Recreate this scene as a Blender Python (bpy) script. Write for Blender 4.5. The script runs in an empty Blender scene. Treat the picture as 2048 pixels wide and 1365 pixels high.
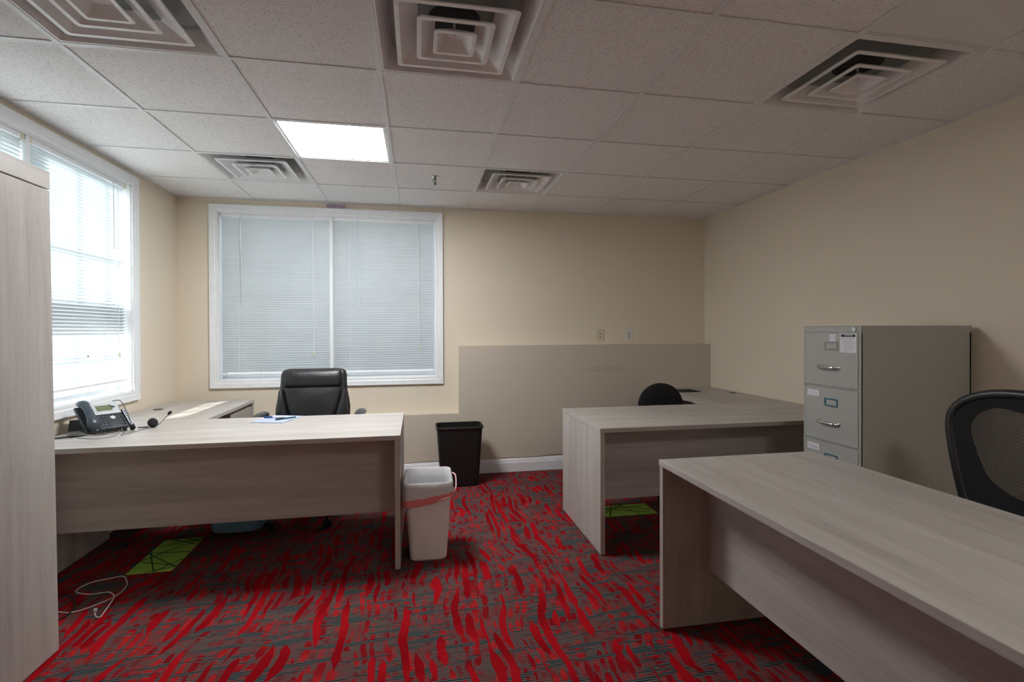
import bpy, bmesh, math, random
from mathutils import Vector, Matrix
random.seed(7)
PI = math.pi
SC = bpy.context.scene
COL = SC.collection
H = 2.435            # ceiling height
T = 0.6096           # ceiling grid pitch
XL, XR, YB, YF = -1.82, 3.035, 3.015, -3.08

# ------------------------------------------------------------ materials
MATS = {}
def srgb(r, g, b):
    f = lambda c: (c/255/12.92) if c/255 <= .04045 else ((c/255+.055)/1.055)**2.4
    return (f(r), f(g), f(b), 1)

class NT:
    def __init__(s, name):
        s.m = bpy.data.materials.new(name); s.m.use_nodes = True
        s.t = s.m.node_tree; s.n = s.t.nodes
        s.b = s.n['Principled BSDF']; s.out = s.n['Material Output']
    def new(s, typ, **kw):
        n = s.n.new(typ)
        for k, v in kw.items(): setattr(n, k, v)
        return n
    def link(s, a, b): s.t.links.new(a, b)
    def setin(s, sock, v):
        if hasattr(v, 'is_output'): s.link(v, sock)
        else: sock.default_value = v
    def math(s, op, a, b=None, c=None):
        n = s.new('ShaderNodeMath', operation=op)
        s.setin(n.inputs[0], a)
        if b is not None: s.setin(n.inputs[1], b)
        if c is not None: s.setin(n.inputs[2], c)
        return n.outputs[0]
    def coord(s, scale=(1, 1, 1), loc=(0, 0, 0)):
        tc = s.new('ShaderNodeTexCoord'); mp = s.new('ShaderNodeMapping')
        s.link(tc.outputs['Object'], mp.inputs[0])
        mp.inputs['Scale'].default_value = scale; mp.inputs['Location'].default_value = loc
        return mp.outputs[0]
    def noise(s, vec, scale, detail=3, rough=.5, w=None):
        n = s.new('ShaderNodeTexNoise')
        if w is not None:
            n.noise_dimensions = '4D'; s.setin(n.inputs['W'], w)
        s.link(vec, n.inputs['Vector']); n.inputs['Scale'].default_value = scale
        n.inputs['Detail'].default_value = detail; n.inputs['Roughness'].default_value = rough
        return n.outputs['Fac']
    def ramp(s, fac, stops, interp='LINEAR'):
        r = s.new('ShaderNodeValToRGB'); r.color_ramp.interpolation = interp
        e = r.color_ramp.elements
        while len(e) < len(stops): e.new(.5)
        for q, (p, c) in zip(e, stops):
            q.position = p; q.color = c if len(c) == 4 else (*c, 1)
        s.setin(r.inputs[0], fac); return r.outputs[0]
    def step(s, v, lo, hi):
        n = s.new('ShaderNodeMapRange'); n.interpolation_type = 'SMOOTHSTEP'
        s.setin(n.inputs[0], v); n.inputs[1].default_value = lo; n.inputs[2].default_value = hi
        return n.outputs[0]
    def mix(s, fac, a, b, mode='MIX'):
        n = s.new('ShaderNodeMix', data_type='RGBA', blend_type=mode)
        s.setin(n.inputs[0], fac); s.setin(n.inputs[6], a); s.setin(n.inputs[7], b)
        return n.outputs[2]
    def bump(s, h, strength=.2, dist=.01):
        n = s.new('ShaderNodeBump'); n.inputs['Strength'].default_value = strength
        n.inputs['Distance'].default_value = dist
        s.link(h, n.inputs['Height']); s.link(n.outputs[0], s.b.inputs['Normal'])

def plain(name, col, rough=.5, metal=0., var=.06, scale=30, bump=0., bscale=200, spec=.5):
    if name in MATS: return MATS[name]
    t = NT(name); v = t.coord()
    n = t.noise(v, scale, 3)
    lo = tuple(max(0, c*(1-var)) for c in col[:3]); hi = tuple(min(1, c*(1+var)) for c in col[:3])
    t.link(t.ramp(n, [(.3, lo), (.7, hi)]), t.b.inputs['Base Color'])
    t.b.inputs['Roughness'].default_value = rough; t.b.inputs['Metallic'].default_value = metal
    t.b.inputs['Specular IOR Level'].default_value = spec
    if bump: t.bump(t.noise(v, bscale, 2), bump, .002)
    MATS[name] = t.m; return t.m

def wood(axis):
    nm = 'grey_oak_laminate_' + axis
    if nm in MATS: return MATS[nm]
    t = NT(nm)
    sc = {'x': (.55, 9, 9), 'y': (9, .55, 9), 'z': (9, 9, .55)}[axis]
    v = t.coord(sc)
    oi = t.new('ShaderNodeObjectInfo'); w = t.math('MULTIPLY', oi.outputs['Random'], 20)
    big = t.noise(v, 1.0, 2, .5, w)
    mid = t.noise(v, 3.6, 4, .6, w)
    fine = t.noise(v, 17, 3, .7, w)
    f = t.math('ADD', t.math('ADD', t.math('MULTIPLY', big, .42), t.math('MULTIPLY', mid, .33)), t.math('MULTIPLY', fine, .25))
    c = t.ramp(f, [(.36, (.325, .290, .262)), (.47, (.415, .382, .350)), (.56, (.48, .448, .412)), (.66, (.54, .508, .472))])
    t.link(c, t.b.inputs['Base Color']); t.b.inputs['Roughness'].default_value = .42
    t.bump(fine, .05, .001)
    MATS[nm] = t.m; return t.m

def ceiling_tile():
    t = NT('mineral_fibre_tile'); v = t.coord()
    vo = t.new('ShaderNodeTexVoronoi'); vo.inputs['Scale'].default_value = 170
    t.link(v, vo.inputs['Vector'])
    sep = t.new('ShaderNodeSeparateColor'); t.link(vo.outputs['Color'], sep.inputs[0])
    rad = t.math('MULTIPLY', sep.outputs[0], .42)
    hole = t.math('MULTIPLY', t.math('LESS_THAN', vo.outputs['Distance'], rad), t.step(sep.outputs[1], .45, .55))
    n = t.noise(v, 90, 3)
    base = t.ramp(n, [(.3, (.78, .76, .75)), (.7, (.86, .845, .835))])
    c = t.mix(t.math('MULTIPLY', hole, .75), base, (.22, .20, .185, 1))
    t.link(c, t.b.inputs['Base Color']); t.b.inputs['Roughness'].default_value = .95
    t.b.inputs['Specular IOR Level'].default_value = .1
    t.bump(t.math('SUBTRACT', n, hole), .3, .002)
    return t.m

def wall_mat(name, col, smudge=False):
    t = NT(name); v = t.coord()
    n = t.noise(v, 1.6, 3)
    f = t.noise(v, 160, 2)
    lo = tuple(c*.97 for c in col[:3])
    c = t.ramp(n, [(.3, lo), (.7, col[:3])])
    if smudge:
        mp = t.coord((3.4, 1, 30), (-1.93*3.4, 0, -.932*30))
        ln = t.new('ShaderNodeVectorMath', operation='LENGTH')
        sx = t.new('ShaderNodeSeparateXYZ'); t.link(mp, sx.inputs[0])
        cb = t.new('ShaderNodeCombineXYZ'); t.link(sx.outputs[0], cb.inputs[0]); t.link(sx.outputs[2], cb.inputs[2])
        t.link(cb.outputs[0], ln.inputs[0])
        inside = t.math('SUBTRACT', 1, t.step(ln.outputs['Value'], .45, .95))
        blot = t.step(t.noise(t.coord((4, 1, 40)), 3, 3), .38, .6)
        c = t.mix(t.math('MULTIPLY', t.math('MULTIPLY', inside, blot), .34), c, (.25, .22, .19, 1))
    t.link(c, t.b.inputs['Base Color']); t.b.inputs['Roughness'].default_value = .75
    t.b.inputs['Specular IOR Level'].default_value = .25
    t.bump(f, .06, .002)
    return t.m

def carpet():
    t = NT('red_and_grey_patterned_carpet'); v = t.coord()
    sx = t.new('ShaderNodeSeparateXYZ'); t.link(v, sx.inputs[0]); X, Y = sx.outputs[0], sx.outputs[1]
    warp = t.noise(v, 1.6, 1); warp2 = t.noise(v, 5.5, 1)
    off = t.math('ADD', t.math('MULTIPLY', t.math('SUBTRACT', warp, .5), .22), t.math('MULTIPLY', t.math('SUBTRACT', warp2, .5), .040))
    Xw = t.math('ADD', X, off)
    edge = t.math('MULTIPLY', t.math('SUBTRACT', t.noise(v, 110, 1), .5), .10)
    def strokes(pitch, freq, bias, gain, seed):
        """columns along y whose width swells and vanishes, giving leaf-like strokes"""
        u = t.math('MULTIPLY_ADD', Xw, 1/pitch, seed)
        i = t.math('FLOOR', u)
        f = t.math('ABSOLUTE', t.math('SUBTRACT', t.math('FRACT', u), .5))
        cb = t.new('ShaderNodeCombineXYZ'); t.link(t.math('MULTIPLY', i, 3.173), cb.inputs[0])
        t.link(t.math('MULTIPLY', Y, freq), cb.inputs[1]); cb.inputs[2].default_value = seed*1.7
        n = t.noise(cb.outputs[0], 1, 0)
        cb2 = t.new('ShaderNodeCombineXYZ'); t.link(t.math('MULTIPLY', i, 5.71), cb2.inputs[0])
        t.link(t.math('MULTIPLY', Y, freq*.8), cb2.inputs[1]); cb2.inputs[2].default_value = seed*2.9+4
        tone = t.step(t.noise(cb2.outputs[0], 1, 0), .35, .65)
        w = t.math('MINIMUM', t.math('MULTIPLY', t.math('SUBTRACT', n, bias), gain), .34)
        return t.math('LESS_THAN', t.math('ADD', f, edge), w), tone
    A, tA = strokes(.048, 4.6, .525, 2.6, .3)
    B, tB = strokes(.038, 10, .48, 3.2, 7.4)
    D, tD = strokes(.034, 20, .46, 3.4, 13.6)
    # slanted teal bands
    bv = t.new('ShaderNodeCombineXYZ')
    t.link(t.math('MULTIPLY', X, 3.2), bv.inputs[0])
    t.link(t.math('MULTIPLY', t.math('MULTIPLY_ADD', X, -.10, Y), 30), bv.inputs[1])
    bn = t.noise(bv.outputs[0], 1, 2, .5)
    C = t.step(bn, .55, .57)
    # pinstripes along x
    st = t.math('SINE', t.math('MULTIPLY', Y, 2*PI/.0115))
    S = t.step(st, -.35, .35)
    base = t.mix(S, (.042, .030, .030, 1), (.165, .115, .104, 1))
    base = t.mix(t.math('MULTIPLY', t.step(t.noise(v, 9, 2), .42, .6), .55), base, (.16, .030, .032, 1))
    teal = t.mix(S, (.008, .015, .017, 1), (.095, .115, .114, 1))
    rD = t.mix(tD, (.15, .016, .018, 1), (.29, .024, .026, 1))
    rB = t.mix(tB, (.20, .006, .010, 1), (.36, .016, .018, 1))
    col = t.mix(t.math('MULTIPLY', D, .70), base, rD)
    col = t.mix(C, col, teal)
    col = t.mix(t.math('MULTIPLY', B, t.math('SUBTRACT', 1, t.math('MULTIPLY', C, .9))), col, rB)
    rA = t.mix(tA, (.22, .002, .006, 1), (.34, .005, .010, 1))
    col = t.mix(A, col, rA)
    fz = t.noise(v, 420, 2)
    col = t.mix(1, col, t.ramp(fz, [(.3, (.72, .72, .72)), (.7, (1.2, 1.2, 1.2))]), 'MULTIPLY')
    t.link(col, t.b.inputs['Base Color'])
    t.b.inputs['Roughness'].default_value = 1; t.b.inputs['Specular IOR Level'].default_value = .05
    t.bump(t.math('ADD', fz, t.math('MULTIPLY', S, .4)), .35, .003)
    return t.m

def leather():
    t = NT('black_leather'); v = t.coord()
    n = t.noise(v, 14, 4); f = t.noise(v, 260, 2)
    t.link(t.ramp(n, [(.3, (.012, .012, .013)), (.7, (.022, .022, .024))]), t.b.inputs['Base Color'])
    t.b.inputs['Roughness'].default_value = .33
    t.bump(t.math('ADD', n, t.math('MULTIPLY', f, .25)), .35, .01)
    return t.m

def emit(name, col, st):
    t = NT(name); e = t.new('ShaderNodeEmission')
    e.inputs[0].default_value = col; e.inputs[1].default_value = st
    t.link(e.outputs[0], t.out.inputs[0]); return t.m

def glass_mat():
    t = NT('window_glass'); tr = t.new('ShaderNodeBsdfTransparent'); gl = t.new('ShaderNodeBsdfGlossy')
    tr.inputs[0].default_value = (.93, .96, .96, 1); gl.inputs['Roughness'].default_value = .02
    fr = t.new('ShaderNodeFresnel'); fr.inputs[0].default_value = 1.45
    mx = t.new('ShaderNodeMixShader'); ge = t.new('ShaderNodeNewGeometry')
    t.link(t.math('MULTIPLY', fr.outputs[0], t.math('SUBTRACT', 1, ge.outputs['Backfacing'])), mx.inputs[0])
    t.link(tr.outputs[0], mx.inputs[1]); t.link(gl.outputs[0], mx.inputs[2]); t.link(mx.outputs[0], t.out.inputs[0])
    return t.m

def slat_mat():
    t = NT('pale_vinyl_slat'); v = t.coord()
    c = t.ramp(t.noise(v, 5, 2), [(.3, (.62, .67, .69)), (.7, (.66, .71, .73))])
    t.link(c, t.b.inputs['Base Color']); t.b.inputs['Roughness'].default_value = .45
    tl = t.new('ShaderNodeBsdfTranslucent'); tl.inputs[0].default_value = (.74, .85, .90, 1)
    mx = t.new('ShaderNodeMixShader'); mx.inputs[0].default_value = SLAT_TR
    t.link(t.b.outputs[0], mx.inputs[1]); t.link(tl.outputs[0], mx.inputs[2]); t.link(mx.outputs[0], t.out.inputs[0])
    return t.m
SLAT_TR = .06

def liner_mat():
    t = NT('white_plastic_film'); v = t.coord()
    t.b.inputs['Base Color'].default_value = (.80, .80, .81, 1); t.b.inputs['Roughness'].default_value = .35
    t.bump(t.noise(t.coord((1, 1, .35)), 26, 4, .6), .6, .012)
    tl = t.new('ShaderNodeBsdfTranslucent'); tl.inputs[0].default_value = (.8, .8, .8, 1)
    mx = t.new('ShaderNodeMixShader'); mx.inputs[0].default_value = .3
    t.link(t.b.outputs[0], mx.inputs[1]); t.link(tl.outputs[0], mx.inputs[2]); t.link(mx.outputs[0], t.out.inputs[0])
    return t.m

def mesh_fabric():
    t = NT('open_weave_mesh'); v = t.coord()
    sx = t.new('ShaderNodeSeparateXYZ'); t.link(v, sx.inputs[0])
    a = t.math('SINE', t.math('MULTIPLY', sx.outputs[0], 2*PI/.0075))
    ph = t.math('MULTIPLY', t.math('SIGN', a), 1.57)
    b = t.math('SINE', t.math('ADD', t.math('MULTIPLY', sx.outputs[2], 2*PI/.014), ph))
    hole = t.math('MULTIPLY', t.step(t.math('ABSOLUTE', a), .15, .45), t.step(b, -.55, -.2))
    t.b.inputs['Base Color'].default_value = (.030, .029, .028, 1); t.b.inputs['Roughness'].default_value = .8
    tr = t.new('ShaderNodeBsdfTransparent')
    mx = t.new('ShaderNodeMixShader'); t.link(t.math('MULTIPLY', hole, .92), mx.inputs[0])
    t.link(t.b.outputs[0], mx.inputs[1]); t.link(tr.outputs[0], mx.inputs[2]); t.link(mx.outputs[0], t.out.inputs[0])
    return t.m

M_WALL = wall_mat('cream_wall_paint', (.775, .688, .558))
M_BUMP = wall_mat('beige_lower_wall_paint', (.60, .535, .445), True)
M_TILE = ceiling_tile()
M_GRID = plain('white_ceiling_grid', (.74, .745, .74), .45)
M_WHITE = plain('white_trim_paint', (.82, .84, .86), .4, var=.03)
M_VENT = plain('white_diffuser_enamel', (.80, .79, .785), .35, var=.04)
M_DARK = plain('dark_duct', (.02, .02, .02), .8)
M_DUCT = plain('grey_duct_pan', (.34, .35, .34), .6)
M_CARPET = carpet()
M_LEATHER = leather()
M_BLACK = plain('black_plastic', (.012, .012, .013), .4)
M_BLACKM = plain('matte_black_fabric', (.008, .008, .009), .9, bump=.2)
M_FRAME = plain('black_vinyl_rim', (.016, .016, .018), .38)
M_BIN = plain('black_bin_plastic', (.006, .006, .006), .5)
M_WBIN = plain('white_bin_plastic', (.78, .765, .75), .45, var=.05, scale=9)
M_LINER = liner_mat()
M_RED = plain('red_drawstring', (.74, .22, .22), .4, var=.12)
M_CAB = plain('putty_grey_enamel', (.40, .405, .375), .42, var=.03)
M_CHROME = plain('brushed_chrome', (.62, .62, .60), .25, 1.)
M_TEAL = plain('teal_paint', (.045, .20, .26), .45, var=.25)
M_PAPER = plain('white_paper', (.74, .75, .80), .6, var=.03)
M_INK = plain('dark_ink', (.012, .012, .014), .6)
M_LILAC = plain('lilac_ink', (.30, .26, .42), .7)
M_GREYINK = plain('grey_ink', (.42, .42, .47), .7)
M_SLAT = slat_mat()
M_GLASS = glass_mat()
M_CREAMP = plain('cream_plastic', (.75, .70, .52), .5)
M_ALMOND = plain('almond_plate', (.66, .60, .42), .45)
M_PLATE = plain('white_plate', (.72, .70, .66), .45)
M_PHONE = plain('slate_phone_plastic', (.045, .060, .078), .35)
M_PHONEB = plain('dark_phone_body', (.024, .030, .038), .45)
M_BEZEL = plain('silver_bezel', (.55, .58, .60), .35)
M_LCD = plain('olive_screen', (.16, .19, .10), .2)
M_KEY = plain('grey_key', (.05, .06, .07), .5)
M_GREEN = plain('green_carpet', (.34, .56, .07), .95, bump=.3)
M_DGREEN = plain('dark_green_carpet', (.025, .13, .015), .95)
M_BLUE = plain('blue_bin_plastic', (.22, .46, .62), .4)
M_PAD = plain('lavender_blue_paper', (.40, .46, .66), .6, var=.15, scale=60)
M_BLUEP = plain('blue_pen_plastic', (.02, .06, .20), .3)
M_WCORD = plain('off_white_cord', (.62, .52, .48), .5)
M_GREYC = plain('grey_cord', (.10, .11, .13), .5)
M_SIGN = plain('mauve_sign', (.52, .44, .54), .6)
M_SIGNT = plain('dark_mauve_lettering', (.10, .03, .08), .6)
M_LIGHT = emit('led_panel_glow', (.985, .99, 1, 1), 13.0)
M_OFFLENS = plain('frosted_lens', (.76, .745, .73), .4, var=.02)
M_GROUND = plain('pale_concrete', (.45, .45, .44), .9)

# ------------------------------------------------------------ mesh builder
class MB:
    def __init__(s): s.bm = bmesh.new(); s.mi = 0
    def _mi(s, faces):
        for f in faces: f.material_index = s.mi
    def box(s, x0, x1, y0, y1, z0, z1, bev=0., mat=None, seg=2):
        x0, x1 = sorted((x0, x1)); y0, y1 = sorted((y0, y1)); z0, z1 = sorted((z0, z1))
        b = bmesh.new()
        vs = [b.verts.new((x, y, z)) for x in (x0, x1) for y in (y0, y1) for z in (z0, z1)]
        for q in ((0, 1, 3, 2), (4, 6, 7, 5), (0, 4, 5, 1), (2, 3, 7, 6), (0, 2, 6, 4), (1, 5, 7, 3)):
            b.faces.new([vs[i] for i in q])
        if bev > 0:
            bmesh.ops.bevel(b, geom=list(b.edges), offset=bev, segments=seg, affect='EDGES', profile=.5)
        return s._merge(b, mat)
    def _merge(s, b, mat=None):
        bmesh.ops.recalc_face_normals(b, faces=b.faces)
        if mat is not None: b.transform(mat)
        mp = {}
        for v in b.verts: mp[v] = s.bm.verts.new(v.co)
        for f in b.faces:
            try:
                g = s.bm.faces.new([mp[v] for v in f.verts]); g.material_index = s.mi; g.smooth = False
            except ValueError: pass
        b.free(); return s
    def loft(s, rings, cap=True, close=False, mat=None):
        b = bmesh.new()
        R = [[b.verts.new(p) for p in r] for r in rings]
        n = len(R[0]); m = len(R)
        for i in range(m if close else m-1):
            A, B = R[i], R[(i+1) % m]
            for j in range(n):
                b.faces.new((A[j], A[(j+1) % n], B[(j+1) % n], B[j]))
        if cap and not close:
            b.faces.new(list(reversed(R[0]))); b.faces.new(R[-1])
        return s._merge(b, mat)
    def cyl(s, p0, p1, r0, r1=None, n=20, mat=None):
        r1 = r0 if r1 is None else r1
        p0, p1 = Vector(p0), Vector(p1); d = (p1-p0).normalized()
        a = d.orthogonal().normalized(); c = d.cross(a)
        ring = lambda p, r: [p+(a*math.cos(2*PI*k/n)+c*math.sin(2*PI*k/n))*r for k in range(n)]
        return s.loft([ring(p0, r0), ring(p1, r1)], mat=mat)
    def lathe(s, prof, c=(0, 0, 0), n=28, mat=None, cap=True):
        c = Vector(c)
        return s.loft([[c+Vector((r*math.cos(2*PI*k/n), r*math.sin(2*PI*k/n), z)) for k in range(n)] for r, z in prof], cap=cap, mat=mat)
    def tube(s, pts, r, n=8, sub=6, closed=False, mat=None, rz=None):
        pts = [Vector(p) for p in pts]
        P = []
        m = len(pts)
        rng = range(m) if closed else range(m-1)
        for i in rng:
            if closed: a, b_, c, d = pts[i-1], pts[i], pts[(i+1) % m], pts[(i+2) % m]
            else: a, b_, c, d = pts[max(i-1, 0)], pts[i], pts[i+1], pts[min(i+2, m-1)]
            for k in range(sub):
                t = k/sub
                P.append(.5*((2*b_)+(c-a)*t+(2*a-5*b_+4*c-d)*t*t+(-a+3*b_-3*c+d)*t**3))
        if not closed: P.append(pts[-1])
        rings = []; up = None; L = len(P)
        for i, p in enumerate(P):
            d = (P[(i+1) % L]-P[i-1]) if closed else (P[min(i+1, L-1)]-P[max(i-1, 0)])
            d = d.normalized() if d.length > 1e-9 else Vector((1, 0, 0))
            if up is None: up = d.orthogonal().normalized() if abs(d.z) > .9 else Vector((0, 0, 1))
            up = (up-d*up.dot(d)); up = up.normalized() if up.length > 1e-6 else d.orthogonal().normalized()
            sd = d.cross(up)
            rr = r(i/(L-1)) if callable(r) else r
            r2 = rr if rz is None else rz
            rings.append([p+sd*math.cos(2*PI*k/n)*rr+up*math.sin(2*PI*k/n)*r2 for k in range(n)])
        return s.loft(rings, cap=not closed, close=closed, mat=mat)
    def build(s, name, mats, parent=None, smooth=False, loc=None, angle=35):
        me = bpy.data.meshes.new(name)
        bmesh.ops.remove_doubles(s.bm, verts=s.bm.verts, dist=1e-6)
        bmesh.ops.recalc_face_normals(s.bm, faces=s.bm.faces)
        if smooth:
            for f in s.bm.faces: f.smooth = True
            for e in s.bm.edges:
                e.smooth = not (len(e.link_faces) != 2 or e.calc_face_angle(0) > math.radians(angle))
        s.bm.to_mesh(me); s.bm.free()
        for m in (mats if isinstance(mats, (list, tuple)) else [mats]): me.materials.append(m)
        o = bpy.data.objects.new(name, me); COL.objects.link(o)
        if parent: o.parent = parent
        if loc: o.location = loc
        return o

def thing(name, label, cat, loc=(0, 0, 0), rz=0., group=None):
    o = bpy.data.objects.new(name, None); COL.objects.link(o)
    o.location = loc; o.rotation_euler = (0, 0, rz); o.empty_display_size = .1
    return tag(o, label, cat, group)
def tag(o, label, cat, group=None):
    o['label'] = label; o['category'] = cat
    if group: o['group'] = group
    return o
def struct(o): o['kind'] = 'structure'; return o
def dup(root, loc, rz, label):
    def cp(o, par):
        c = o.copy(); COL.objects.link(c)
        if par: c.parent = par
        for ch in list(o.children): cp(ch, c)
        return c
    r = cp(root, None); r.location = loc; r.rotation_euler = (0, 0, rz); r['label'] = label
    return r
def text_mesh(txt, size, depth=.0004, align='CENTER'):
    cu = bpy.data.curves.new('lettering', 'FONT'); cu.body = txt; cu.size = size
    cu.extrude = depth; cu.align_x = align; cu.align_y = 'CENTER'
    o = bpy.data.objects.new('lettering', cu); COL.objects.link(o)
    dg = bpy.context.evaluated_depsgraph_get(); dg.update()
    me = bpy.data.meshes.new_from_object(o.evaluated_get(dg))
    bpy.data.objects.remove(o); bpy.data.curves.remove(cu)
    return me
def rrect(w, d, r, z, n=5, cx=0, cy=0):
    P = []
    for (sx, sy, a0) in ((1, 1, 0), (-1, 1, PI/2), (-1, -1, PI), (1, -1, 3*PI/2)):
        for k in range(n+1):
            a = a0+k*PI/2/n
            P.append(Vector((cx+sx*(w/2-r)+r*math.cos(a), cy+sy*(d/2-r)+r*math.sin(a), z)))
    return P

# ------------------------------------------------------------ room shell
struct(MB().box(XL-.2, XR+.2, YF-.2, YB+.2, -.1, 0).build('floor', M_CARPET))
W1 = dict(x0=-1.505, x1=.325, z0=.885, z1=2.320)      # back window opening
W2 = dict(x0=.44, x1=2.318, z0=.885, z1=2.335)         # left window opening (y range)
m = MB(); t_ = .16
m.box(XL-t_, W1['x0'], YB, YB+t_, 0, H+.2); m.box(W1['x1'], XR+t_, YB, YB+t_, 0, H+.2)
m.box(W1['x0'], W1['x1'], YB, YB+t_, 0, W1['z0']); m.box(W1['x0'], W1['x1'], YB, YB+t_, W1['z1'], H+.2)
struct(m.build('wall_back', M_WALL))
m = MB()
m.box(XL-t_, XL, YF, W2['x0'], 0, H+.2); m.box(XL-t_, XL, W2['x1'], YB+t_, 0, H+.2)
m.box(XL-t_, XL, W2['x0'], W2['x1'], 0, W2['z0']); m.box(XL-t_, XL, W2['x0'], W2['x1'], W2['z1'], H+.2)
struct(m.build('wall_left', M_WALL))
struct(MB().box(XR, XR+t_, YF, YB+t_, 0, H+.2).build('wall_right', M_WALL))
struct(MB().box(XL-t_, XR+t_, YF-t_, YF, 0, H+.2).build('wall_front', M_WALL))
m = MB()
m.box(.53, XR, 2.905, YB, 0, 1.165); m.box(XL, .53, 2.905, YB, 0, .553)
struct(m.build('trim_1', M_BUMP))     # furred out lower wall
# baseboards
def baseboard(name, a, b, nrm):
    a, b, nrm = Vector(a), Vector(b), Vector(nrm)
    prof = [(0, 0), (.016, 0), (.016, .085), (.012, .093), (.012, .103), (.008, .112), (.006, .120), (.003, .124), (0, .125)]
    m = MB(); m.loft([[p+nrm*u+Vector((0, 0, z)) for u, z in prof] for p in (a, b)])
    struct(m.build(name, M_WHITE))
baseboard('baseboard_back', (XL, 2.905, 0), (XR, 2.905, 0), (0, -1, 0))
baseboard('baseboard_right', (XR, YF, 0), (XR, 2.905, 0), (-1, 0, 0))
baseboard('baseboard_left', (XL, YF, 0), (XL, 2.905, 0), (1, 0, 0))
baseboard('baseboard_front', (XL, YF, 0), (XR, YF, 0), (0, 1, 0))

# ceiling: tiles lying in an exposed grid
VENTS = [(-2, 0), (0, 0), (3, 0), (-2, 3), (1, 3)]
LIGHTC = (-1, 2); OFFC = (3, -1)
skip = set(VENTS+[LIGHTC, OFFC, (2, -4)])
m = MB()
for c in range(-3, 5):
    for r in range(-6, 5):
        if (c, r) in skip: continue
        x0, x1 = max(c*T, XL), min((c+1)*T, XR); y0, y1 = max(r*T, YF), min((r+1)*T, YB)
        if x1-x0 < .02 or y1-y0 < .02: continue
        g = .004
        m.box(x0+g, x1-g, y0+g, y1-g, H+.0045, H+.020)
ceil = struct(m.build('ceiling', M_TILE))
m = MB()
for c in range(-2, 5): m.box(c*T-.012, c*T+.012, YF, YB, H, H+.003)
for r in range(-5, 5): m.box(XL, XR, r*T-.012, r*T+.012, H+.0004, H+.0034)
for c in range(-2, 5): m.box(c*T-.002, c*T+.002, YF, YB, H+.003, H+.03)
for r in range(-5, 5): m.box(XL, XR, r*T-.002, r*T+.002, H+.003, H+.03)
m.box(XL, XL+.010, YF, YB, H-.0005, H+.004); m.box(XR-.010, XR, YF, YB, H-.0005, H+.004)
m.box(XL, XR, YB-.010, YB, H-.0005, H+.004)
m.build('ceiling_grid', M_GRID, ceil)
MB().box(XL-t_, XR+t_, YF-t_, YB+t_, H+.2, H+.24).build('ceiling_deck', M_DUCT, ceil)
struct(MB().box(-14, 12, -12, 14, -.5, -.4).build('ground', M_GROUND))

# ceiling diffusers
def sqring(h, z, r=.012):
    return rrect(2*h, 2*h, r, z, 3)
vt = thing('ceiling_diffuser', 'x', 'vent', (0, 0, H), 0, 'square ceiling air diffusers')
m = MB()   # outer frame with sloping sides
m.loft([sqring(.300, .002, .004), sqring(.292, -.001, .004), sqring(.284, -.001, .006), sqring(.262, .030, .02), sqring(.245, .075, .03),
        sqring(.249, .075, .03), sqring(.268, .030, .02), sqring(.300, .008, .004)], cap=False, close=True)
m.build('frame', M_VENT, vt, True)
m = MB()
m.loft([sqring(.249, .074, .03), sqring(.249, .085, .03)])
m.build('back_pan', M_DUCT, vt)
MB().lathe([(.10, .070), (.10, .0735)]).build('duct_opening', M_DARK, vt, True)
for h, zb, up, inn in ((.222, -.010, .045, .083), (.143, -.016, .040, .068)):
    m = MB(); r = .014
    m.loft([sqring(h, zb, r), sqring(h-.017, zb, r*.8), sqring(h-.024, zb+.008, r*.8), sqring(h-inn, zb+up, .008),
            sqring(h-inn+.004, zb+up, .008), sqring(h-.010, zb+.014, r), sqring(h, zb+.004, r)], cap=False, close=True)
    m.build('louver_ring', M_VENT, vt, True, angle=28)
m = MB(); h, zb = .080, -.022
m.loft([sqring(.030, zb+.036, .004), sqring(.034, zb+.034, .004), sqring(h-.022, zb+.008, .006), sqring(h-.014, zb, .008), sqring(h, zb, .010), sqring(h, zb+.004, .01), sqring(h-.008, zb+.012, .008), sqring(.030, zb+.042, .004)])
m.build('center_cone', M_VENT, vt, True, angle=28)
m = MB()
m.cyl((0, 0, -.022+.03), (0, 0, .07), .004, n=8)
m.build('hanger_bar', M_VENT, vt)
VL = ['large ceiling diffuser at the top left, cut off by the photo edge',
      'large square ceiling diffuser at top centre between the two other near diffusers',
      'large square ceiling diffuser nearest the right wall, beside the smooth blank panel',
      'small-looking far square ceiling diffuser left of the lit panel, near the back window',
      'far square ceiling diffuser right of the sprinkler head, above the bare back wall']
for i, (c, r) in enumerate(VENTS):
    loc = ((c+.5)*T, (r+.5)*T, H+.003)
    if i == 0: vt.location = loc; vt['label'] = VL[0]
    else: dup(vt, loc, 0, VL[i])

def cell(c, r): return ((c+.5)*T, (r+.5)*T)
cx, cy = cell(*LIGHTC)
l = thing('ceiling_light', 'lit square white LED panel set in the ceiling grid', 'ceiling light', (cx, cy, H))
m = MB(); h = .298
m.loft([[Vector((sx*a, sy*a, z)) for sx, sy in ((1, 1), (-1, 1), (-1, -1), (1, -1))] for a, z in ((h, .004), (h-.021, .004), (h-.021, .020), (h, .020))], cap=False, close=True)
m.build('frame', M_GRID, l)
MB().box(-.278, .278, -.278, .278, .008, .014).build('diffuser', M_LIGHT, l)
cx2, cy2 = cell(2, -4)  # invented fill panel, out of view, added to brighten the room's right side
l = thing('ceiling_light', 'added unseen fill light panel in the ceiling behind the camera', 'ceiling light', (cx2, cy2, H))
m = MB()
m.loft([[Vector((sx*a, sy*a, z)) for sx, sy in ((1, 1), (-1, 1), (-1, -1), (1, -1))] for a, z in ((h, .004), (h-.021, .004), (h-.021, .020), (h, .020))], cap=False, close=True)
m.build('frame', M_GRID, l)
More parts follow.
